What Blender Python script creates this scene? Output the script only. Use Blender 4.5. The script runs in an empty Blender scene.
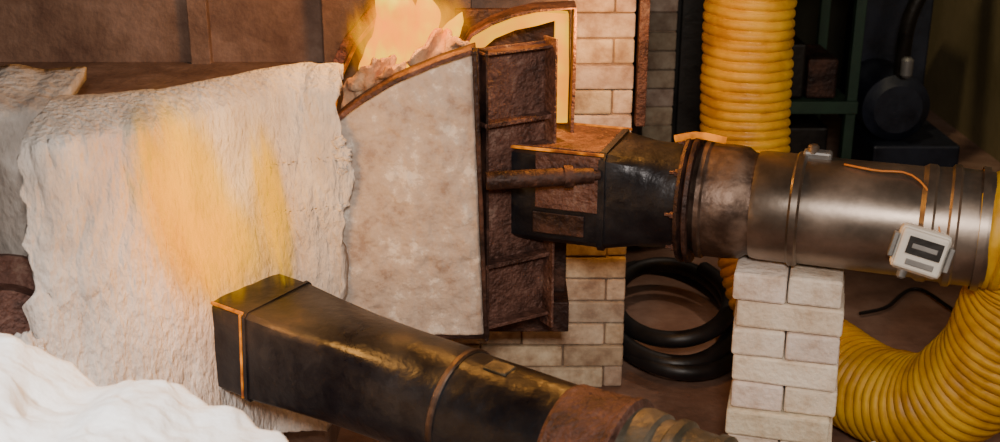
import bpy, bmesh, math, random
from mathutils import Vector, Matrix, noise
random.seed(4)
S = bpy.context.scene
COL = S.collection

# ------------------------------------------------------------ materials
def mat(name, cols, scale=6, rough=(0.5,0.8), metal=0.0, bump=0.2, bscale=40, stretch=(1,1,1), detail=6, attr=None, bdist=0.01, lo=.33, hi=.67, nrough=.62):
    m = bpy.data.materials.new(name); m.use_nodes = True
    nt = m.node_tree; N = nt.nodes; L = nt.links
    b = N['Principled BSDF']
    tc = N.new('ShaderNodeTexCoord'); mp = N.new('ShaderNodeMapping')
    mp.inputs['Scale'].default_value = stretch
    L.new(tc.outputs['Object'], mp.inputs['Vector'])
    n1 = N.new('ShaderNodeTexNoise'); n1.inputs['Scale'].default_value = scale; n1.inputs['Detail'].default_value = detail
    n1.inputs['Roughness'].default_value = nrough
    L.new(mp.outputs[0], n1.inputs['Vector'])
    cr = N.new('ShaderNodeValToRGB'); e = cr.color_ramp.elements
    k = len(cols)
    for i, c in enumerate(cols):
        p = lo + (hi-lo)*i/(k-1) if k > 1 else 0.5
        if i < 2: el = e[i]; el.position = p
        else: el = e.new(p)
        el.color = (*c, 1)
    L.new(n1.outputs['Fac'], cr.inputs['Fac'])
    out = cr.outputs['Color']
    if attr:
        at = N.new('ShaderNodeAttribute'); at.attribute_name = attr
        mx = N.new('ShaderNodeMix'); mx.data_type = 'RGBA'; mx.blend_type = 'MULTIPLY'
        mx.inputs[0].default_value = 1
        L.new(out, mx.inputs[6]); L.new(at.outputs['Color'], mx.inputs[7]); out = mx.outputs[2]
    L.new(out, b.inputs['Base Color'])
    mr = N.new('ShaderNodeMapRange'); mr.inputs[1].default_value = 0.3; mr.inputs[2].default_value = 0.7
    mr.inputs[3].default_value = rough[0]; mr.inputs[4].default_value = rough[1]
    L.new(n1.outputs['Fac'], mr.inputs[0]); L.new(mr.outputs[0], b.inputs['Roughness'])
    b.inputs['Metallic'].default_value = metal
    if bump:
        n2 = N.new('ShaderNodeTexNoise'); n2.inputs['Scale'].default_value = bscale; n2.inputs['Detail'].default_value = 5
        L.new(mp.outputs[0], n2.inputs['Vector'])
        bp = N.new('ShaderNodeBump'); bp.inputs['Strength'].default_value = bump; bp.inputs['Distance'].default_value = bdist
        L.new(n2.outputs['Fac'], bp.inputs['Height']); L.new(bp.outputs[0], b.inputs['Normal'])
    return m

def emis(name, c1, c2, strength, scale=12):
    m = bpy.data.materials.new(name); m.use_nodes = True
    nt = m.node_tree; N = nt.nodes; L = nt.links
    b = N['Principled BSDF']; b.inputs['Roughness'].default_value = .9
    n1 = N.new('ShaderNodeTexNoise'); n1.inputs['Scale'].default_value = scale
    tc = N.new('ShaderNodeTexCoord'); L.new(tc.outputs['Object'], n1.inputs['Vector'])
    cr = N.new('ShaderNodeValToRGB'); cr.color_ramp.elements[0].color = (*c1,1); cr.color_ramp.elements[1].color = (*c2,1)
    cr.color_ramp.elements[0].position = .35; cr.color_ramp.elements[1].position = .65
    L.new(n1.outputs['Fac'], cr.inputs[0]); L.new(cr.outputs[0], b.inputs['Emission Color'])
    b.inputs['Base Color'].default_value=(.1,.03,.01,1)
    b.inputs['Emission Strength'].default_value = strength
    return m

def flame_mat(name, c_out, c_in, strength, absorb, acol, nscale=1.6, power=1.6, namt=1.0, nst=(1.9,1.2,.5)):
    """sooty flame: emission plus blue/green absorption, density falling to zero at the edge of the body"""
    m = bpy.data.materials.new(name); m.use_nodes = True
    nt = m.node_tree; N = nt.nodes; L = nt.links
    for n in list(N): N.remove(n)
    o = N.new('ShaderNodeOutputMaterial'); em = N.new('ShaderNodeEmission')
    tc = N.new('ShaderNodeTexCoord')
    ln = N.new('ShaderNodeVectorMath'); ln.operation = 'LENGTH'
    L.new(tc.outputs['Object'], ln.inputs[0])
    mp = N.new('ShaderNodeMapping'); mp.inputs['Scale'].default_value = nst
    L.new(tc.outputs['Object'], mp.inputs[0])
    nz = N.new('ShaderNodeTexNoise'); nz.inputs['Scale'].default_value = nscale; nz.inputs['Detail'].default_value = 3
    nz.inputs['Distortion'].default_value = .6
    L.new(mp.outputs[0], nz.inputs['Vector'])
    def math_(op,a,b_=None,clamp=False,c=None):
        n=N.new('ShaderNodeMath'); n.operation=op; n.use_clamp=clamp
        for i,v in enumerate((a,b_,c)):
            if v is None: continue
            if isinstance(v,(int,float)): n.inputs[i].default_value=v
            else: L.new(v,n.inputs[i])
        return n.outputs[0]
    inv = math_('SUBTRACT',1.0,ln.outputs['Value'])
    nm = math_('MULTIPLY_ADD',nz.outputs['Fac'],namt*2,c=-namt)
    ad = math_('ADD',inv,nm,True)
    edge = math_('MULTIPLY',inv,2.2,True)
    m1 = math_('MULTIPLY',math_('POWER',ad,power),edge)
    cr = N.new('ShaderNodeValToRGB'); cr.color_ramp.elements[0].color = (*c_out,1); cr.color_ramp.elements[1].color = (*c_in,1)
    cr.color_ramp.elements[0].position = .12; cr.color_ramp.elements[1].position = .6
    L.new(m1, cr.inputs[0]); L.new(cr.outputs[0], em.inputs[0]); L.new(math_('MULTIPLY',m1,strength), em.inputs[1])
    ab = N.new('ShaderNodeVolumeAbsorption'); ab.inputs[0].default_value=(*acol,1)
    L.new(math_('MULTIPLY',m1,absorb), ab.inputs[1])
    add=N.new('ShaderNodeAddShader'); L.new(em.outputs[0],add.inputs[0]); L.new(ab.outputs[0],add.inputs[1])
    L.new(add.outputs[0], o.inputs['Volume'])
    return m

M = {}
M['black']  = mat('blackened_steel', [(.005,.005,.009),(.010,.010,.014),(.020,.020,.024),(.042,.034,.032)], 6, (.26,.48), .4, .3, 30)
M['rust']   = mat('rusty_steel', [(.030,.015,.012),(.085,.038,.028),(.15,.070,.052),(.26,.165,.13)], 11, (.45,.8), .35, .9, 90, nrough=.8)
M['rustd']  = mat('dark_rusty_steel', [(.018,.010,.009),(.045,.022,.017),(.11,.05,.034)], 16, (.4,.75), .5, .6, 60)
M['rustl']  = mat('dusty_casing', [(.10,.052,.036),(.17,.10,.07),(.26,.165,.125)], 6, (.8,.95), .1, .5, 60, nrough=.7)
M['steel']  = mat('heat_tinted_steel', [(.11,.09,.075),(.22,.18,.15),(.38,.31,.26)], 4, (.27,.45), .88, .03, 50)
M['steeld'] = mat('heat_scaled_steel', [(.03,.02,.016),(.09,.058,.044),(.24,.165,.125)], 9, (.3,.55), .7, .2, 50)
M['olive']  = mat('tarnished_duct', [(.05,.048,.038),(.13,.115,.085),(.24,.21,.17)], 9, (.35,.6), .6, .3, 50)
M['wool']   = mat('ceramic_wool', [(.44,.385,.35),(.60,.55,.51),(.72,.68,.65)], 6, (.95,1), 0, 1.0, 55, (1.7,1.7,.7), bdist=.012, nrough=.7)
M['woolw']  = mat('ceramic_wool_white', [(.88,.88,.88),(.95,.95,.95)], 6, (.95,1), 0, .6, 28, bdist=.014)
M['woolo']  = mat('firelit_wool', [(.30,.14,.07),(.46,.26,.15),(.60,.42,.28)], 14, (.95,1), 0, .8, 45, bdist=.012)  # orange flame light put into the wool's own colour
M['woolg']  = mat('sooty_wool', [(.30,.26,.24),(.42,.38,.35),(.55,.51,.48)], 8, (.95,1), 0, .8, 30, (1.5,1.5,.8), bdist=.015)
M['refr']   = mat('refractory_lining', [(.34,.25,.20),(.44,.35,.29),(.49,.40,.335),(.53,.44,.37),(.72,.645,.57)], 12, (.9,1), 0, .9, 34, bdist=.012, lo=.36, hi=.62, nrough=.72)
M['brick']  = mat('firebrick', [(.40,.28,.20),(.60,.47,.35),(.78,.66,.52)], 20, (.9,1), 0, .35, 90, attr='tint')
M['brickw'] = mat('pale_firebrick', [(.62,.50,.38),(.85,.77,.66),(.92,.87,.78)], 11, (.9,1), 0, .5, 70, attr='tint', nrough=.7)
M['mortar'] = mat('brick_mortar', [(.18,.12,.08),(.30,.21,.145)], 20, (.9,1), 0, .3, 60)
M['yellow'] = mat('yellow_hose_fabric', [(.42,.19,.004),(.60,.32,.008),(.70,.41,.016)], 9, (.42,.62), 0, .15, 50)
M['rubber'] = mat('black_rubber', [(.005,.005,.006),(.012,.011,.012)], 9, (.4,.55), 0, .1, 50)
M['floor']  = mat('dusty_concrete_floor', [(.12,.06,.038),(.22,.12,.08),(.32,.20,.145)], 3.5, (.8,.95), 0, .4, 40)
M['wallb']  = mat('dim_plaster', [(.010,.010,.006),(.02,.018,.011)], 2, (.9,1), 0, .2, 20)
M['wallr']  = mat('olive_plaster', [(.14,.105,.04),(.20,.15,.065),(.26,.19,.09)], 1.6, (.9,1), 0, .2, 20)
M['green']  = mat('green_paint', [(.007,.026,.014),(.02,.052,.028)], 10, (.5,.8), 0, .1, 40)
M['navy']   = mat('navy_paint', [(.003,.005,.011),(.009,.013,.028)], 8, (.4,.7), 0, .1, 40)
M['dark']   = mat('grimy_dark_metal', [(.005,.004,.003),(.015,.011,.008)], 8, (.4,.7), .3, .2, 40)
M['white']  = mat('cream_enamel', [(.6,.56,.5),(.72,.69,.63)], 8, (.3,.5), 0, .05, 40)
M['grey']   = mat('grey_plate', [(.12,.12,.12),(.24,.23,.22)], 10, (.35,.55), .4, .05, 40)
M['orange'] = mat('orange_cable', [(.35,.10,.012),(.55,.2,.03)], 10, (.4,.6), 0, .05, 40)
M['glow']   = emis('white_hot_refractory', (1,.28,.0), (1,.56,.0), 1.5, 9)
M['glowd']  = emis('hot_seam_and_firelit_edge', (.10,.02,.0), (1,.28,.0), 1.2, 26)  # emission for the hot seam; elsewhere it imitates firelight on edges
M['core']   = emis('flame_core', (1,.40,.0), (1,.74,.01), 2.0, 18)
M['flame']  = flame_mat('bright_flame', (1,.32,.0), (1,.62,.0), 46, 90, (.85,.55,.04), 2.4, 1.1, 1.4)
M['flames'] = flame_mat('soft_flame', (1,.46,.0), (1,.66,.0), 17, 42, (.9,.74,.08), 2.6, 1.3, 1.5, (2.2,1.2,.45))

# ------------------------------------------------------------ mesh helpers
def empty(name, loc=(0,0,0)):
    o = bpy.data.objects.new(name, None); o.location = loc; COL.objects.link(o); o.empty_display_size=.05
    return o
def mk(name, verts, faces, m, parent=None, smooth=True, angle=35, bevel=0, solid=0):
    me = bpy.data.meshes.new(name); me.from_pydata([tuple(v) for v in verts], [], faces)
    bm = bmesh.new(); bm.from_mesh(me); bmesh.ops.recalc_face_normals(bm, faces=bm.faces); bm.to_mesh(me); bm.free()
    if smooth:
        me.polygons.foreach_set('use_smooth', [True]*len(me.polygons)); me.set_sharp_from_angle(angle=math.radians(angle))
    me.materials.append(m)
    o = bpy.data.objects.new(name, me); COL.objects.link(o)
    if parent: o.parent = parent; o.matrix_parent_inverse = parent.matrix_world.inverted()
    if solid:
        s = o.modifiers.new('thick','SOLIDIFY'); s.thickness = solid; s.offset = 0
    if bevel:
        b = o.modifiers.new('bev','BEVEL'); b.width = bevel; b.segments = 2; b.limit_method='ANGLE'
    return o
def boxdata(c, s, rz=0, R=None):
    vs = []
    R = R or Matrix.Rotation(rz, 3, 'Z')
    for dx in (-.5,.5):
        for dy in (-.5,.5):
            for dz in (-.5,.5):
                vs.append(Vector(c) + R @ Vector((dx*s[0], dy*s[1], dz*s[2])))
    fs = [(0,1,3,2),(4,6,7,5),(0,4,5,1),(2,3,7,6),(0,2,6,4),(1,5,7,3)]
    return vs, fs
def box(name, c, s, m, parent=None, rz=0, bevel=.003, R=None):
    v, f = boxdata(c, s, rz, R)
    return mk(name, v, f, m, parent, smooth=False, bevel=bevel)
def boxes(name, lst, m, parent=None, bevel=.003, jitter=.0, tint=None):
    V=[];F=[];T=[]
    for it in lst:
        c,s = it[0],it[1]; rz = it[2] if len(it)>2 else 0
        v,f = boxdata(c,s,rz); b=len(V)
        V+=v; F+=[tuple(i+b for i in q) for q in f]
        T.append(random.uniform(*(tint or (1,1))))
    o = mk(name, V, F, m, parent, smooth=False, bevel=bevel)
    if tint:
        a = o.data.color_attributes.new('tint','FLOAT_COLOR','POINT')
        for i in range(len(V)):
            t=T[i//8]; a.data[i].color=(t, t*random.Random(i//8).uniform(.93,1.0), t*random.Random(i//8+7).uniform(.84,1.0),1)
    return o
def lathe(name, P, d, prof, m, parent=None, n=48, caps=True, angle=30):
    """profile stations (s, r) or (s, r, squareness)"""
    P=Vector(P); d=Vector(d).normalized(); up=Vector((0,0,1))
    if abs(d.z)>.9: up=Vector((0,1,0))
    a=d.cross(up).normalized(); b=a.cross(d).normalized()
    V=[];F=[]
    for st in prof:
        s,r=st[0],st[1]; q=st[2] if len(st)>2 else 0
        for i in range(n):
            t=2*math.pi*(i+.5)/n; c,sn=math.cos(t),math.sin(t); k=max(abs(c),abs(sn)); k=(1-q)+q/k
            V.append(P+d*s+(a*c+b*sn)*r*k)
    for j in range(len(prof)-1):
        for i in range(n):
            F.append((j*n+i, j*n+(i+1)%n, (j+1)*n+(i+1)%n, (j+1)*n+i))
    if caps: F.append(tuple(range(n))); F.append(tuple(range((len(prof)-1)*n, len(prof)*n)))
    return mk(name,V,F,m,parent,angle=angle)
def spline(pts, n):
    pts=[Vector(p) for p in pts]; P=[2*pts[0]-pts[1]]+pts+[2*pts[-1]-pts[-2]]; out=[]
    for i in range(1,len(P)-2):
        for k in range(n):
            t=k/n; p0,p1,p2,p3=P[i-1:i+3]
            out.append(.5*((2*p1)+(-p0+p2)*t+(2*p0-5*p1+4*p2-p3)*t*t+(-p0+3*p1-3*p2+p3)*t**3))
    out.append(pts[-1]); return out
def resample(path, step):
    L=[0]
    for i in range(1,len(path)): L.append(L[-1]+(path[i]-path[i-1]).length)
    n=max(2,int(L[-1]/step)); j=0
    out=[]
    for k in range(n+1):
        t=L[-1]*k/n
        while j<len(L)-2 and L[j+1]<t: j+=1
        f=(t-L[j])/max(1e-9,L[j+1]-L[j]); out.append(path[j].lerp(path[j+1],min(1,f)))
    return out
def tube(name, pts, r, m, parent=None, n=12, step=.02, rib=0, pitch=.03, seg=12, closed_ends=True, rfn=None):
    path=resample(spline(pts,seg), step)
    V=[];F=[]; T0=(path[1]-path[0]).normalized()
    a=T0.orthogonal().normalized(); s=0
    for i,p in enumerate(path):
        T=(path[min(i+1,len(path)-1)]-path[max(i-1,0)]).normalized()
        a=(a-T*a.dot(T)).normalized(); b=T.cross(a)
        if i: s+=(p-path[i-1]).length
        for k in range(n):
            th=2*math.pi*k/n
            rr=r
            if rfn: rr=rfn(i/(len(path)-1),th)
            if rib:
                ph=(s/pitch)+k/n
                w=abs(math.sin(math.pi*ph)); rr=r-rib*(1-w)**1.6+.005*noise.noise(Vector((s*14,math.cos(th)*1.5,math.sin(th)*1.5)))
            V.append(p+(a*math.cos(th)+b*math.sin(th))*rr)
    for j in range(len(path)-1):
        for i in range(n): F.append((j*n+i,j*n+(i+1)%n,(j+1)*n+(i+1)%n,(j+1)*n+i))
    if closed_ends: F.append(tuple(range(n))); F.append(tuple(range((len(path)-1)*n,len(path)*n)))
    return mk(name,V,F,m,parent,angle=60)
def prism(name, pts, y0, y1, m, parent=None, bevel=.003):
    n=len(pts); V=[(x,y0,z) for x,z in pts]+[(x,y1,z) for x,z in pts]
    F=[tuple(range(n)),tuple(range(n,2*n))]+[(i,(i+1)%n,(i+1)%n+n,i+n) for i in range(n)]
    return mk(name,V,F,m,parent,smooth=False,bevel=bevel)
def strip(name, pts, w, y0, y1, m, parent=None, bevel=.002):
    P=[Vector((x,z)) for x,z in pts]; inn=[];out=[]
    for i,p in enumerate(P):
        t=(P[min(i+1,len(P)-1)]-P[max(i-1,0)]).normalized(); nn=Vector((-t.y,t.x))
        out.append(p+nn*w/2); inn.append(p-nn*w/2)
    V=[];F=[]
    for i in range(len(P)):
        V+=[(out[i].x,y0,out[i].y),(inn[i].x,y0,inn[i].y),(inn[i].x,y1,inn[i].y),(out[i].x,y1,out[i].y)]
    for i in range(len(P)-1):
        a=4*i;b=a+4
        for k in range(4): F.append((a+k,a+(k+1)%4,b+(k+1)%4,b+k))
    F.append((0,1,2,3)); e=4*(len(P)-1); F.append((e,e+1,e+2,e+3))
    return mk(name,V,F,m,parent,smooth=False,bevel=bevel)
def grid(name, fn, nu, nv, m, parent=None, solid=.02):
    V=[fn(i/(nu-1),j/(nv-1)) for j in range(nv) for i in range(nu)]
    F=[(j*nu+i,j*nu+i+1,(j+1)*nu+i+1,(j+1)*nu+i) for j in range(nv-1) for i in range(nu-1)]
    return mk(name,V,F,m,parent,angle=180,solid=solid)
def fbm(p, o=3):
    s=0;a=1
    for i in range(o): s+=a*noise.noise(p); p=p*2.03+Vector((3.1,1.7,5.3)); a*=.5
    return s
def lump(name, c, r, m, parent=None, amp=.3, f=3, sub=5, seed=0):
    bm=bmesh.new(); bmesh.ops.create_icosphere(bm,subdivisions=sub,radius=1)
    for v in bm.verts:
        d=v.co.normalized()
        k=1+amp*fbm(d*f+Vector((seed*3.3,seed*2,0)))
        v.co=Vector((d.x*r[0]*k,d.y*r[1]*k,d.z*r[2]*k))+Vector(c)
    me=bpy.data.meshes.new(name); bm.to_mesh(me); bm.free()
    me.polygons.foreach_set('use_smooth',[True]*len(me.polygons)); me.materials.append(m)
    o=bpy.data.objects.new(name,me); COL.objects.link(o)
    if parent: o.parent=parent
    return o
def flame(name, c, r, m, rot=(0,0,0), parent=None):
    bm=bmesh.new(); bmesh.ops.create_icosphere(bm,subdivisions=3,radius=1)
    me=bpy.data.meshes.new(name); bm.to_mesh(me); bm.free(); me.materials.append(m)
    o=bpy.data.objects.new(name,me); o.location=c; o.scale=r; o.rotation_euler=rot; COL.objects.link(o)
    if parent: o.parent=parent
    return o
def interp(tab,x):
    if x<=tab[0][0]: return tab[0][1]
    for (a,b),(c,d) in zip(tab,tab[1:]):
        if x<=c:
            t=(x-a)/(c-a); return b+(d-b)*t
    return tab[-1][1]

# ------------------------------------------------------------ room
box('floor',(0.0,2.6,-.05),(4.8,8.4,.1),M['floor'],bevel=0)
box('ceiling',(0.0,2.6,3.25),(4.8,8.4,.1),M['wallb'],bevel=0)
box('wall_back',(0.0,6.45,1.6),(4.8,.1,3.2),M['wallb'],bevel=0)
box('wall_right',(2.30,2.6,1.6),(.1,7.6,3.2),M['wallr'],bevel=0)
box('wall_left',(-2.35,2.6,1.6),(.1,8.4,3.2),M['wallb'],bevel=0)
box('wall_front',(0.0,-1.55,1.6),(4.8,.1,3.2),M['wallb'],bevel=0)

# ------------------------------------------------------------ furnace
fur=empty('furnace')
box('body',(-1.05,2.88,.47),(1.26,.58,.94),M['rustl'],fur,bevel=.01)
box('casing_wall',(-.78,3.03,1.28),(1.9,.08,1.44),M['rustl'],fur,bevel=.004)
for i,x in enumerate((-1.3,-.75)): box('casing_stiffener_%d'%i,(x,2.98,1.28),(.05,.03,1.4),M['rustl'],fur)
arch=[(-.415,.80),(-.41,.878),(-.391,.962),(-.349,1.045),(-.294,1.109),(-.24,1.155),(-.17,1.2),(-.09,1.235),(0,1.25)]
strip('arch_frame',arch,.024,2.70,2.78,M['rust'],fur)
strip('arch_firelit_edge',[(x+.016,z-.010) for x,z in arch],.008,2.72,2.76,M['glowd'],fur)  # glow material paints firelight onto the arch's inside edge
box('arch_back',(-.25,2.93,.95),(.36,.08,.5),M['rustl'],fur)
hot=[(-.075,1.0),(-.055,1.042),(-.02,1.072),(.03,1.093),(.08,1.103),(.140,1.106),(.141,.98),(.140,.86)]
strip('hot_seal',hot,.034,2.70,2.74,M['glow'],fur)
strip('outer_rim',[(-.09,1.03),(-.065,1.07),(-.02,1.096),(.03,1.115),(.08,1.126),(.168,1.132),(.168,.98),(.166,.84)],.008,2.67,2.76,M['rust'],fur)
box('throat_plate',(.03,2.79,.75),(.27,.02,.72),M['rustd'],fur)
box('throat_sill',(.0,2.86,.36),(.34,.3,.08),M['rustd'],fur)

# ------------------------------------------------------------ furnace door
door=empty('furnace_door')
face=[(-.365,.90),(-.35,.918),(-.323,.941),(-.29,.964),(-.257,.984),(-.225,1.003),(-.192,1.018),(-.127,1.045),(-.059,1.068),(-.037,.41),(-.36,.41)]
cx,cz=-.2,.75
rimp=[((x-cx)*1.045+cx,(z-cz)*1.035+cz) for x,z in face]
prism('steel_backing',rimp,2.505,2.56,M['rustd'],door)
def face_fn(u,v):
    top=face[:9]
    xb=-.36+(.323)*u; xt=-.365+.306*u
    x=xb+(xt-xb)*v; zt=interp(top,xt)
    z=.41+(zt-.41)*v
    y=2.497+.005*fbm(Vector((x*14,0,z*14)),4)-.004*max(0,fbm(Vector((x*9,4,z*9)),3)-.15)*3
    if u in(0,1) or v in (0,1): y=2.506
    return (x,y,z)
grid('refractory_face',face_fn,90,160,M['refr'],door,solid=0)
strip('arc_lip',[(x,z+.006) for x,z in face[:9]],.010,2.478,2.52,M['rust'],door)
strip('edge_lip',[(-.053,1.075),(-.031,.405)],.009,2.478,2.52,M['rustd'],door)
ang=math.radians(30.5); e=Vector((math.cos(ang),math.sin(ang),0)); nrm=Vector((math.sin(ang),-math.cos(ang),0)); A=Vector((-.045,2.515,0))
def side(name,s,out,z,size,m,bev=.001):
    c=A+e*s+nrm*out; return box(name,(c.x,c.y,z),size,m,door,rz=ang,bevel=bev)
side('side_plate',.092,-.018,.74,(.18,.006,.66),M['rust'])
side('side_flange_hinge',.180,.002,.735,(.006,.050,.69),M['rust'])
side('side_flange_face',.012,-.005,.735,(.006,.04,.67),M['rustd'])
for i,(z,h) in enumerate([(1.062,.006),(.905,.010),(.575,.010),(.425,.008)]):
    side('rib_%d'%i,.092,-.002,z,(.17,.034,h),M['rust'])
lathe('hinge_tube',(-.03,2.475,.792),(.96,.1,.02),[(0,.020),(.17,.020),(.17,.025),(.19,.025),(.19,.017),(.235,.017),(.235,.011),(.25,.011)],M['rustd'],door,n=24)
side('hinge_bracket',.196,.0,.80,(.03,.05,.09),M['rustd'])

# ------------------------------------------------------------ upper hot air duct
D1=Vector((.84,-.30,0)).normalized(); P1=Vector((.14,2.65,.73)); RZ1=math.atan2(-.30,.84)
sd=D1.cross(Vector((0,0,1))).normalized()
if sd.y>0: sd=-sd
Z=Vector((0,0,1))
up1=empty('hot_air_duct')
lathe('square_takeoff',P1,D1,[(-.10,.110,1),(.12,.110,1),(.12,.115,1),(.135,.115,1),(.135,.110,1),(.20,.114,.5),(.26,.118,.1),(.30,.119,0)],M['black'],up1)
box('patch_plate',P1+D1*.05+sd*.112+Z*.04,(.15,.005,.13),M['rust'],up1,rz=RZ1)
box('patch_plate_low',P1+D1*.03+sd*.112-Z*.06,(.12,.004,.05),M['rustd'],up1,rz=RZ1)
box('top_plate',P1+D1*.02+Z*.112,(.20,.20,.005),M['rust'],up1,rz=RZ1)
box('firelit_corner',P1+D1*.02+sd*.109+Z*.110,(.22,.006,.006),M['glowd'],up1,rz=RZ1,bevel=.001)  # emissive strip imitates flame light along the top edge
box('firelit_corner_back',P1+D1*.04-sd*.109+Z*.113,(.20,.006,.006),M['glowd'],up1,rz=RZ1,bevel=.001)  # same painted firelight on the rear edge
lathe('joint_flange',P1,D1,[(.295,.116),(.295,.146),(.303,.148),(.308,.136),(.314,.148),(.322,.146),(.322,.12)],M['rustd'],up1)
lathe('reducer',P1,D1,[(.32,.118),(.335,.128),(.40,.127),(.425,.124),(.44,.114),(.452,.112)],M['steeld'],up1)
lathe('clamp_ring',P1,D1,[(.33,.128),(.335,.133),(.345,.133),(.35,.128)],M['steeld'],up1)
lathe('spigot',P1,D1,[(.45,.108),(.45,.117),(.462,.120),(.53,.120),(.535,.126),(.548,.126),(.553,.120)],M['steel'],up1)
lathe('tube',P1,D1,[(.55,.118),(.56,.1185),(.82,.1185),(.83,.118)],M['steel'],up1)
lathe('end_collar',P1,D1,[(.79,.119),(.80,.125),(.815,.125),(.82,.121),(.845,.122),(.85,.129),(.862,.129),(.867,.123),(.905,.122),(.93,.121)],M['steel'],up1)
for i,k in enumerate((-.7,.0,.7,1.4,2.1)):
    rad=-sd*math.cos(k+math.pi)+Z*math.sin(k)
    c=P1+D1*.295+rad*.133; lathe('flange_bolt_%d'%i,c,-D1,[(0,.008),(.008,.008),(.008,.004),(.02,.004)],M['rust'],up1,n=6)
c=P1+D1*.31+Z*.142
tube('latch_rod',[c+Vector((-.05,-.02,.0)),c+Vector((0,-.02,.008)),c+Vector((.06,-.035,.0))],.008,M['glowd'],up1)  # rod uses emission in place of firelight falling on it
tube('tie_wire',[P1+D1*.62+Vector((-.0,-.03,.119)),P1+D1*.68+Vector((0,-.05,.118)),P1+D1*.74+Vector((0,-.05,.119)),P1+D1*.77+Vector((0,-.078,.10)),P1+D1*.785+Vector((0,-.108,.06)),P1+D1*.79+Vector((0,-.128,.02))],.0022,M['orange'],up1)
c=P1+D1*.575+Vector((0,.01,.118)); box('lug',c,(.06,.03,.03),M['grey'],up1,rz=RZ1,bevel=.006)
lathe('lug_knob',c+Vector((-.01,0,.01)),(0,0,1),[(0,.012),(.014,.012),(.018,.008)],M['steel'],up1,n=16)

tb=empty('thermostat_box')
c=P1+D1*.80+sd*.136+Z*-.014
Rz=Matrix((D1, (sd*-1), Z)).transposed() @ Matrix.Rotation(math.radians(12),3,'Y') @ Matrix.Rotation(math.radians(-12),3,'X')
def tbx(name,off,s,m,bev): 
    return box(name,c+Rz@Vector(off),s,m,tb,bevel=bev,R=Rz)
tbx('housing',(0,0,0),(.102,.04,.094),M['white'],.012)
tbx('cover',(0,-.024,0),(.092,.012,.082),M['white'],.006)
tbx('window',(.004,-.0315,.010),(.068,.004,.036),M['dark'],.001)
tbx('scale',(.004,-.034,.010),(.05,.002,.010),M['grey'],.001)
tbx('label',(.004,-.0315,-.024),(.055,.003,.012),M['grey'],.001)
tbx('clip_left',(-.055,-.012,0),(.010,.03,.05),M['grey'],.002)
tbx('clip_right',(.055,-.012,0),(.010,.03,.05),M['grey'],.002)
lathe('cable_gland',c+Rz@Vector((-.02,-.0,-.045)),Rz@Vector((0,0,-1)),[(0,.010),(.016,.010),(.02,.006)],M['grey'],tb,n=12)

# ------------------------------------------------------------ lower exhaust duct
D2=Vector((.85,-.53,-.055)).normalized(); P2=Vector((-.54,2.33,.507)); RZ2=math.atan2(-.53,.85)
a2=D2.cross(Z).normalized(); fr=a2 if a2.y<0 else -a2; U2=fr.cross(D2); U2=U2 if U2.z>0 else -U2
R2=Matrix((D2,-fr,U2)).transposed()
lo=empty('exhaust_duct')
lathe('square_to_round',P2,D2,[(-.14,.100,1),(.085,.100,1),(.085,.1035,1),(.093,.1035,1),(.093,.100,1),(.18,.104,.62),(.28,.109,.28),(.40,.114,.05),(.46,.115,0),(.56,.115,0)],M['black'],lo,n=64)
lathe('seam_band',P2,D2,[(.545,.115),(.548,.118),(.556,.118),(.559,.115)],M['steeld'],lo)
lathe('round_run',P2,D2,[(.55,.113),(.80,.113)],M['black'],lo)
lathe('coupling',P2,D2,[(.77,.112),(.78,.118),(.80,.118),(.885,.124),(.89,.128),(.90,.128),(.905,.118)],M['rust'],lo)
lathe('flex_joint',P2,D2,[(.90,.112),(.92,.117),(.95,.115),(.955,.108),(.975,.110),(.98,.117),(.995,.117),(1.0,.108),(1.05,.108),(1.055,.114),(1.07,.114),(1.075,.106),(1.9,.104)],M['olive'],lo)
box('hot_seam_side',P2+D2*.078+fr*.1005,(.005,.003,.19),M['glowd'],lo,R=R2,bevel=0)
box('firelit_corner',P2+D2*.03+fr*.0995+U2*.0995,(.11,.006,.006),M['glowd'],lo,R=R2,bevel=.001)  # emissive bar paints an orange-lit edge on the duct
box('sight_plate',P2+D2*.63+U2*.113,(.05,.04,.006),M['olive'],lo,R=R2)

# ------------------------------------------------------------ brick piers / wall
def pier(name, x0,x1,y0,y1,z0,z1, m, bl=.23, bh=.067, gap=.004, tint=(.78,1.06)):
    L=[];n=round((z1-z0)/bh); bh=(z1-z0)/n
    for r in range(n):
        z=z0+bh*(r+.5); off=(r%2)*bl/2
        x=x0-off
        while x<x1-1e-4:
            a=max(x,x0);b=min(x+bl,x1)
            if b-a>.02:
                j=random.uniform(-.005,.005)
                L.append((((a+b)/2,(y0+y1)/2+j,z),(b-a-gap,y1-y0,bh-gap),random.uniform(-.01,.01)))
            x+=bl
    p=empty(name)
    boxes('bricks',L,m,p,bevel=.005,tint=tint)
    box('mortar',((x0+x1)/2,(y0+y1)/2+.006,(z0+z1)/2),(x1-x0-.012,y1-y0-.010,z1-z0-.006),M['mortar'],p,bevel=0)
    return p
pier('brick_wall',-.40,.345,3.02,3.14,0,1.72,M['brick'])
sp=empty('brick_pier'); L=[]; pr=-math.radians(15); Rp=Matrix.Rotation(pr,3,'Z')
for r in range(9):
    z=.0335+.067*r; j=random.uniform(-.008,.008); w=random.uniform(-.04,.04)
    if r%2==0:
        for k in (-1,1): L.append((Vector((.66,2.50,z))+Rp@Vector((j+k*.0585,j+random.uniform(-.004,.004),0)),(.1135,.228,.0635),w+pr))
    else:
        for k in (-1,1): L.append((Vector((.66,2.50,z))+Rp@Vector((j,j+k*.0585,0)),(.228,.1135,.0635),w+pr))
boxes('bricks',L,M['brickw'],sp,bevel=.006,tint=(.88,1.06))
lb=empty('loose_brick_stack')
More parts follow.
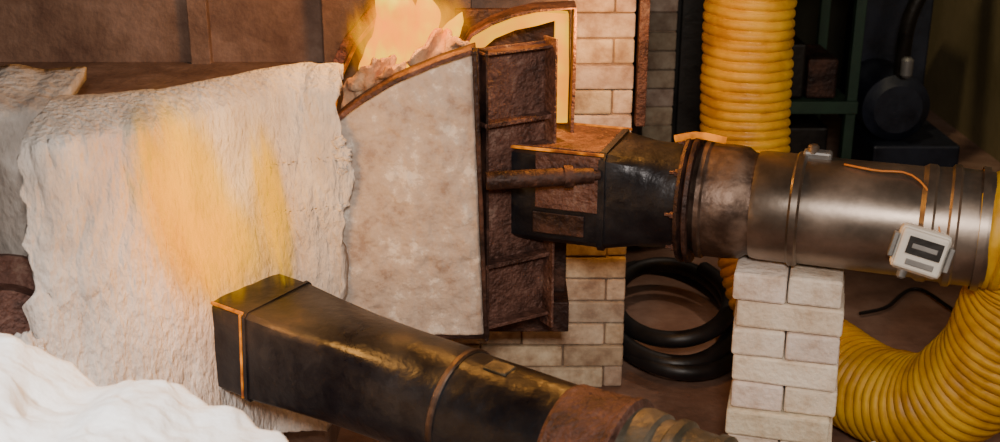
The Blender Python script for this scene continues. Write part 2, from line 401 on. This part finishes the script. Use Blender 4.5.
boxes('bricks',[((.865,2.36,.033),(.11,.21,.064),.2),((.863,2.365,.098),(.11,.21,.064),.3)],M['brickw'],lb,bevel=.005,tint=(.88,1.0))
rg=empty('crumpled_rag')
lump('cloth',(.855,2.36,.158),(.06,.07,.028),M['woolw'],rg,amp=.35,f=2.5,seed=3)
sp=empty('brick_pier'); L=[]
c2=P2+D2*1.5
for r in range(4):
    z=.032+.064*r
    for k in (-1,1):
        if r%2==0: L.append(((c2.x+k*.0585,c2.y,z),(.1135,.228,.062)))
        else: L.append(((c2.x,c2.y+k*.0585,z),(.228,.1135,.062)))
boxes('bricks',L,M['brickw'],sp,bevel=.004,tint=(.9,1.05))
pier('brick_column',.50,.61,4.1,4.25,0,3.2,M['brick'],tint=(.3,.5))  # lowered tint puts the background dimness into the brick colour
po=empty('steel_column')
box('web',(.72,4.35,1.6),(.02,.14,3.2),M['dark'],po); box('flange_a',(.72,4.28,1.6),(.14,.012,3.2),M['dark'],po); box('flange_b',(.72,4.42,1.6),(.14,.012,3.2),M['dark'],po)
ap=empty('angle_post')
box('leg_a',(.366,3.03,1.26),(.026,.006,1.0),M['rust'],ap); box('leg_b',(.356,3.045,1.26),(.006,.03,1.0),M['rust'],ap)

# ------------------------------------------------------------ yellow flexible duct
yh=empty('flexible_ventilation_duct')
E=P1+D1*.905
tube('hose',[E,E+D1*.05,(1.085,2.315,.715),(1.13,2.35,.62),(1.125,2.40,.48),(1.105,2.46,.34),(1.045,2.56,.205),(.96,2.71,.145),(.88,2.87,.145),(.79,3.03,.20),(.73,3.16,.38),(.69,3.24,.62),(.68,3.26,.9),(.68,3.26,1.2),(.67,3.24,1.6),(.66,3.2,2.1),(.66,3.2,2.7),(.66,3.2,3.2)],.124,M['yellow'],yh,n=48,step=.004,rib=.009,pitch=.028)
lathe('hose_clamp',P1,D1,[(.905,.127),(.905,.130),(.92,.130),(.92,.127)],M['steel'],yh,caps=False)

# ------------------------------------------------------------ coiled black hose on floor
ch=empty('coiled_hose'); pts=[]
for i in range(0,40):
    q=i/39; t=q*2*math.pi*2.7; r=1+.12*math.sin(t*.35)
    pts.append((.52+.19*r*math.cos(t+2.6),3.38+.33*r*math.sin(t+2.6),.03+.10*q+.015*math.sin(t*1.3)))
tube('hose',pts,.025,M['rubber'],ch,n=16,step=.02)
cb=empty('floor_cable')
tube('cable',[(1.15,3.5,.012),(1.25,3.55,.012),(1.4,3.7,.012),(1.5,3.45,.012),(1.75,3.5,.012)],.006,M['rubber'],cb,n=8)

# ------------------------------------------------------------ ceramic wool curtain
ytab=[(-1.0,2.02),(-.88,2.05),(-.80,2.08),(-.72,2.14),(-.65,2.21),(-.60,2.29),(-.55,2.38),(-.50,2.445),(-.44,2.468),(-.3,2.465)]
def ysm(x):
    return sum(interp(ytab,x+d) for d in (-.04,-.02,0,.02,.04))/5
def curtain(u,v):
    x0=-.865+.04*noise.noise(Vector((0,v*7,3)))+.014*noise.noise(Vector((0,v*25,3)))+.05*max(0,.5-v)
    x1=-.345+.014*fbm(Vector((5,v*14,1)),3)+ (.016 if .6<v<.72 else 0)
    if v<.35: x1-=(.35-v)*.12
    x=x0+(x1-x0)*u
    y=ysm(x)
    if v<=.88:
        z=.22+(.985-.22)*(v/.88)
        y-= .04*(1-v/.88)
    else:
        q=(v-.88)/.12; z=.985+.035*math.sin(min(q*1.6,1)*math.pi/2)-.03*max(0,q-.6); y+=q*.10
        if x<-.55: y+=q*(-.55-x)*.5
    nn=fbm(Vector((x*5,y*2,z*2.6)),2)
    wx=x+.03*noise.noise(Vector((x*7,2,z*6)))
    n2=fbm(Vector((wx*17,3,z*3.0)),3)
    n3=fbm(Vector((x*45,7,z*20)),2)
    y+=-.038*nn-.014*n2-.0018*n3
    return (x,y,z)
wc=empty('ceramic_wool_curtain')
grid('blanket',curtain,280,240,M['wool'],wc,solid=.034)
for i,(x,z,r) in enumerate([(-.345,.885,.016),(-.338,.86,.022),(-.342,.825,.014),(-.35,.74,.014)]):
    lump('tuft_%d'%i,(x,2.455,z),(r,.012,r*.8),M['wool'],wc,amp=.5,f=2,sub=4,seed=i)

sw=empty('sooty_wool_blanket')
def soot(u,v):
    x=-1.35+.47*u; z=.66+.36*v+.03*noise.noise(Vector((u*5,0,2)))
    nn=fbm(Vector((x*8,3,z*4)))
    return (x,2.30-.02*nn-.012*math.sin(x*22+z*5)+(0 if v<.9 else (v-.9)*2.0),z+.01*nn)
grid('blanket',soot,70,70,M['woolg'],sw,solid=.03)
box('lining_block',(-1.12,2.44,.48),(.5,.18,.96),M['rustl'],sw)
rf=empty('rusted_flange_ring')
lathe('ring',(-.98,2.13,.56),(.35,-.9,.25),[(-.06,.10),(-.06,.18),(-.02,.18),(-.02,.125),(.05,.12),(.05,.10)],M['rust'],rf)
box('ring_stand',(-1.0,2.2,.2),(.2,.12,.4),M['rustd'],rf)
lump('wool_shred',(-.88,2.02,.60),(.035,.03,.04),M['wool'],rf,amp=.4,f=2,seed=4)
lump('wool_shred_b',(-.93,2.0,.53),(.04,.03,.03),M['wool'],rf,amp=.4,f=2,seed=9)

# foreground wool heap
hp=empty('ceramic_wool_heap')
def heap(u,R):
    a=u*2*math.pi; cx,cy=-.74,1.42; rx,ry=.46,.34
    rr=min(R/.75,1); q=max(0,(R-.75)/.25)
    ed=1+.07*noise.noise(Vector((math.cos(a)*2,math.sin(a)*2,0)))+.02*noise.noise(Vector((math.cos(a)*9,math.sin(a)*9,0)))
    x=cx+rx*rr*math.cos(a)*ed; y=cy+ry*rr*math.sin(a)*ed
    z=.79-.05*rr**3-.15*(x-cx)
    z-=.06*math.exp(-((x+.66)/.07)**2)
    z-=q*.55; x+=math.cos(a)*.05*q; y+=math.sin(a)*.05*q
    nn=fbm(Vector((x*7,y*7,z*4)),4)
    return (x+.02*nn,y+.02*nn,z+.026*nn)
V=[];F=[];nu,nv=180,110
for j in range(nv):
    for i in range(nu): V.append(heap(i/nu,(j+.02)/(nv-1)))
for j in range(nv-1):
    for i in range(nu): F.append((j*nu+i,j*nu+(i+1)%nu,(j+1)*nu+(i+1)%nu,(j+1)*nu+i))
F.append(tuple(range(nu)))
mk('blanket',V,F,M['woolw'],hp,angle=180)
box('block',(-.74,1.42,.31),(.7,.48,.62),M['rustl'],hp)

# torn wool packing above the door
tw=empty('torn_wool_packing')
def torn(x0,x1,z0,z1,h,y,sd_):
    def f(u,v):
        x=x0+(x1-x0)*u; zt=h*(.45+1.0*abs(noise.noise(Vector((u*4,0,sd_))))+.6*math.sin(u*math.pi))
        z=z0+(z1-z0)*u-.05+(zt+.05)*v
        nn=fbm(Vector((x*16,sd_,z*16)),3)
        return (x+.014*nn,y+.022*nn+.03*v*math.sin(u*7+sd_),z+.012*nn)
    return f
grid('sheet_a',torn(-.345,-.235,.935,1.005,.045,2.60,1.0),60,40,M['woolo'],tw,solid=.012)
grid('sheet_b',torn(-.20,-.065,1.02,1.07,.026,2.62,4.0),60,40,M['woolo'],tw,solid=.012)
grid('sheet_c',torn(-.30,-.21,.95,1.01,.025,2.585,7.0),50,30,M['woolo'],tw,solid=.010)

# ------------------------------------------------------------ flames
fl=empty('burner_flame')
def tng(r,seed):
    def f(t,th): return max(.0005, r*(math.sin(math.pi*min(1,(t*.8+.2)))**.8)*(1+.45*noise.noise(Vector((t*5,math.cos(th)*1.2+seed,math.sin(th)*1.2)))))
    return f
tube('core_a',[(-.25,2.69,.96),(-.25,2.69,1.04),(-.225,2.69,1.10),(-.24,2.69,1.18),(-.225,2.70,1.28),(-.235,2.70,1.38)],.03,M['core'],fl,n=20,step=.008,rfn=tng(.042,1))
tube('core_b',[(-.19,2.69,.98),(-.19,2.69,1.04),(-.165,2.69,1.10),(-.178,2.69,1.18)],.03,M['core'],fl,n=20,step=.006,rfn=tng(.034,4))
tube('core_c',[(-.30,2.69,.94),(-.295,2.69,1.0),(-.27,2.69,1.06),(-.275,2.69,1.12)],.03,M['core'],fl,n=20,step=.006,rfn=tng(.024,7))
tube('core_d',[(-.14,2.69,1.0),(-.125,2.69,1.05),(-.10,2.69,1.09),(-.085,2.69,1.12)],.03,M['core'],fl,n=20,step=.006,rfn=tng(.025,9))
flame('tongue_main',(-.225,2.67,1.15),(.085,.05,.28),M['flame'],(0,.06,0),fl)
flame('tongue_side',(-.17,2.66,1.085),(.13,.05,.09),M['flame'],(0,-.35,0),fl)
flame('tongue_low',(-.26,2.66,1.06),(.10,.05,.12),M['flame'],(0,-.3,0),fl)
ls=empty('leaking_flame')
flame('lick_a',(-.585,2.13,.865),(.12,.075,.25),M['flames'],(0,-.20,0),ls)
flame('lick_b',(-.47,2.34,.77),(.045,.06,.24),M['flames'],(0,-.10,0),ls)
flame('lick_c',(-.545,2.17,.75),(.12,.06,.14),M['flames'],(0,.1,0),ls)

# ------------------------------------------------------------ background clutter
rk=empty('storage_rack')
for x in (1.02,1.38):
    for y in (4.6,5.1): box('post',(x,y,.9),(.04,.04,1.8),M['green'],rk)
for i,z in enumerate((.40,.95,1.45)):
    box('shelf_%d'%i,(1.2,4.85,z),(.40,.54,.03),M['green' if i==0 else 'dark'],rk)
box('shelf_lip',(1.2,4.57,.41),(.40,.02,.05),M['green'],rk)
for i,(x,z,w,h,mm) in enumerate([(1.13,.53,.16,.22,'dark'),(1.28,.50,.12,.16,'rustd'),(1.2,1.06,.2,.16,'navy'),(1.2,.2,.25,.2,'dark')]):
    box('crate_%d'%i,(x,4.82,z),(w,.3,h),M[mm],rk,bevel=.01)
pu=empty('blower_unit')
box('base',(1.72,5.0,.1),(.36,.5,.2),M['navy'],pu,bevel=.01)
lathe('motor',(1.64,4.8,.34),(0,1,0),[(0,.10),(.03,.14),(.35,.14),(.38,.12)],M['navy'],pu)
box('control_cabinet',(1.72,5.3,.6),(.30,.25,.9),M['navy'],pu,bevel=.01)
tube('pipe_a',[(1.65,4.85,.45),(1.64,4.8,.7),(1.70,4.8,.95),(1.72,4.9,1.5)],.03,M['dark'],pu)
lathe('filter_bowl',(1.62,4.7,.50),(0,0,1),[(0,.015),(.01,.024),(.07,.024),(.08,.015)],M['grey'],pu,n=20)

# ------------------------------------------------------------ lights
def area(name, loc, tgt, size, power, col, spread=180):
    l=bpy.data.lights.new(name,'AREA'); l.energy=power; l.size=size; l.color=col; l.spread=math.radians(spread)
    o=bpy.data.objects.new(name,l); o.location=loc; COL.objects.link(o)
    o.rotation_euler=(Vector(tgt)-Vector(loc)).to_track_quat('-Z','Y').to_euler(); return o
def point(name, loc, power, col, r=.05):
    l=bpy.data.lights.new(name,'POINT'); l.energy=power; l.color=col; l.shadow_soft_size=r
    o=bpy.data.objects.new(name,l); o.location=loc; COL.objects.link(o); return o
def spot(name, loc, tgt, power, col, deg, r=.05):
    l=bpy.data.lights.new(name,'SPOT'); l.energy=power; l.color=col; l.shadow_soft_size=r; l.spot_size=math.radians(deg); l.spot_blend=.8
    o=bpy.data.objects.new(name,l); o.location=loc; COL.objects.link(o)
    o.rotation_euler=(Vector(tgt)-Vector(loc)).to_track_quat('-Z','Y').to_euler(); return o
area('flash_key_light',(.05,-.2,2.05),(.1,2.5,.6),.3,58,(1,.89,.79))  # key light by the camera, standing in for a flash
area('side_area_light',(1.6,.6,2.4),(.6,2.5,.6),.4,20,(1,.87,.74))  # area light from the right, aimed at pier and upper duct
spot('heap_fill_spot',(-1.0,.7,2.1),(-.76,1.45,.75),210,(1,.97,.94),40)  # added spot that overexposes the wool heap, no visible source
spot('floor_fill_spot',(.9,4.2,2.9),(.55,3.4,0),60,(1,.78,.6),36)  # added fill to brighten the floor around the coil
spot('wall_fill_spot',(1.0,4.0,2.6),(2.25,5.3,.9),80,(1,.82,.5),60)  # added warm fill for the right wall, source unseen
point('furnace_glow',(-.20,2.56,1.30),14,(1,.42,.07),.06)
point('seal_glow',(.22,2.62,1.10),10,(1,.42,.07),.04)
point('leak_glow',(-.44,2.08,.86),6,(1,.46,.10),.06)
point('seam_glow',(-.50,2.12,.66),.8,(1,.38,.06),.03)
w=bpy.data.worlds.new('World'); S.world=w; w.use_nodes=True
w.node_tree.nodes['Background'].inputs[0].default_value=(.5,.42,.36,1); w.node_tree.nodes['Background'].inputs[1].default_value=.1

# ------------------------------------------------------------ camera
cam=bpy.data.cameras.new('Camera'); cam.lens=43.2; cam.sensor_width=36; cam.clip_start=.05
cam.dof.use_dof=True; cam.dof.focus_distance=2.75; cam.dof.aperture_fstop=4.5
co=bpy.data.objects.new('Camera',cam); co.location=(0,0,1.6); co.rotation_euler=(math.radians(70),0,0); COL.objects.link(co); S.camera=co
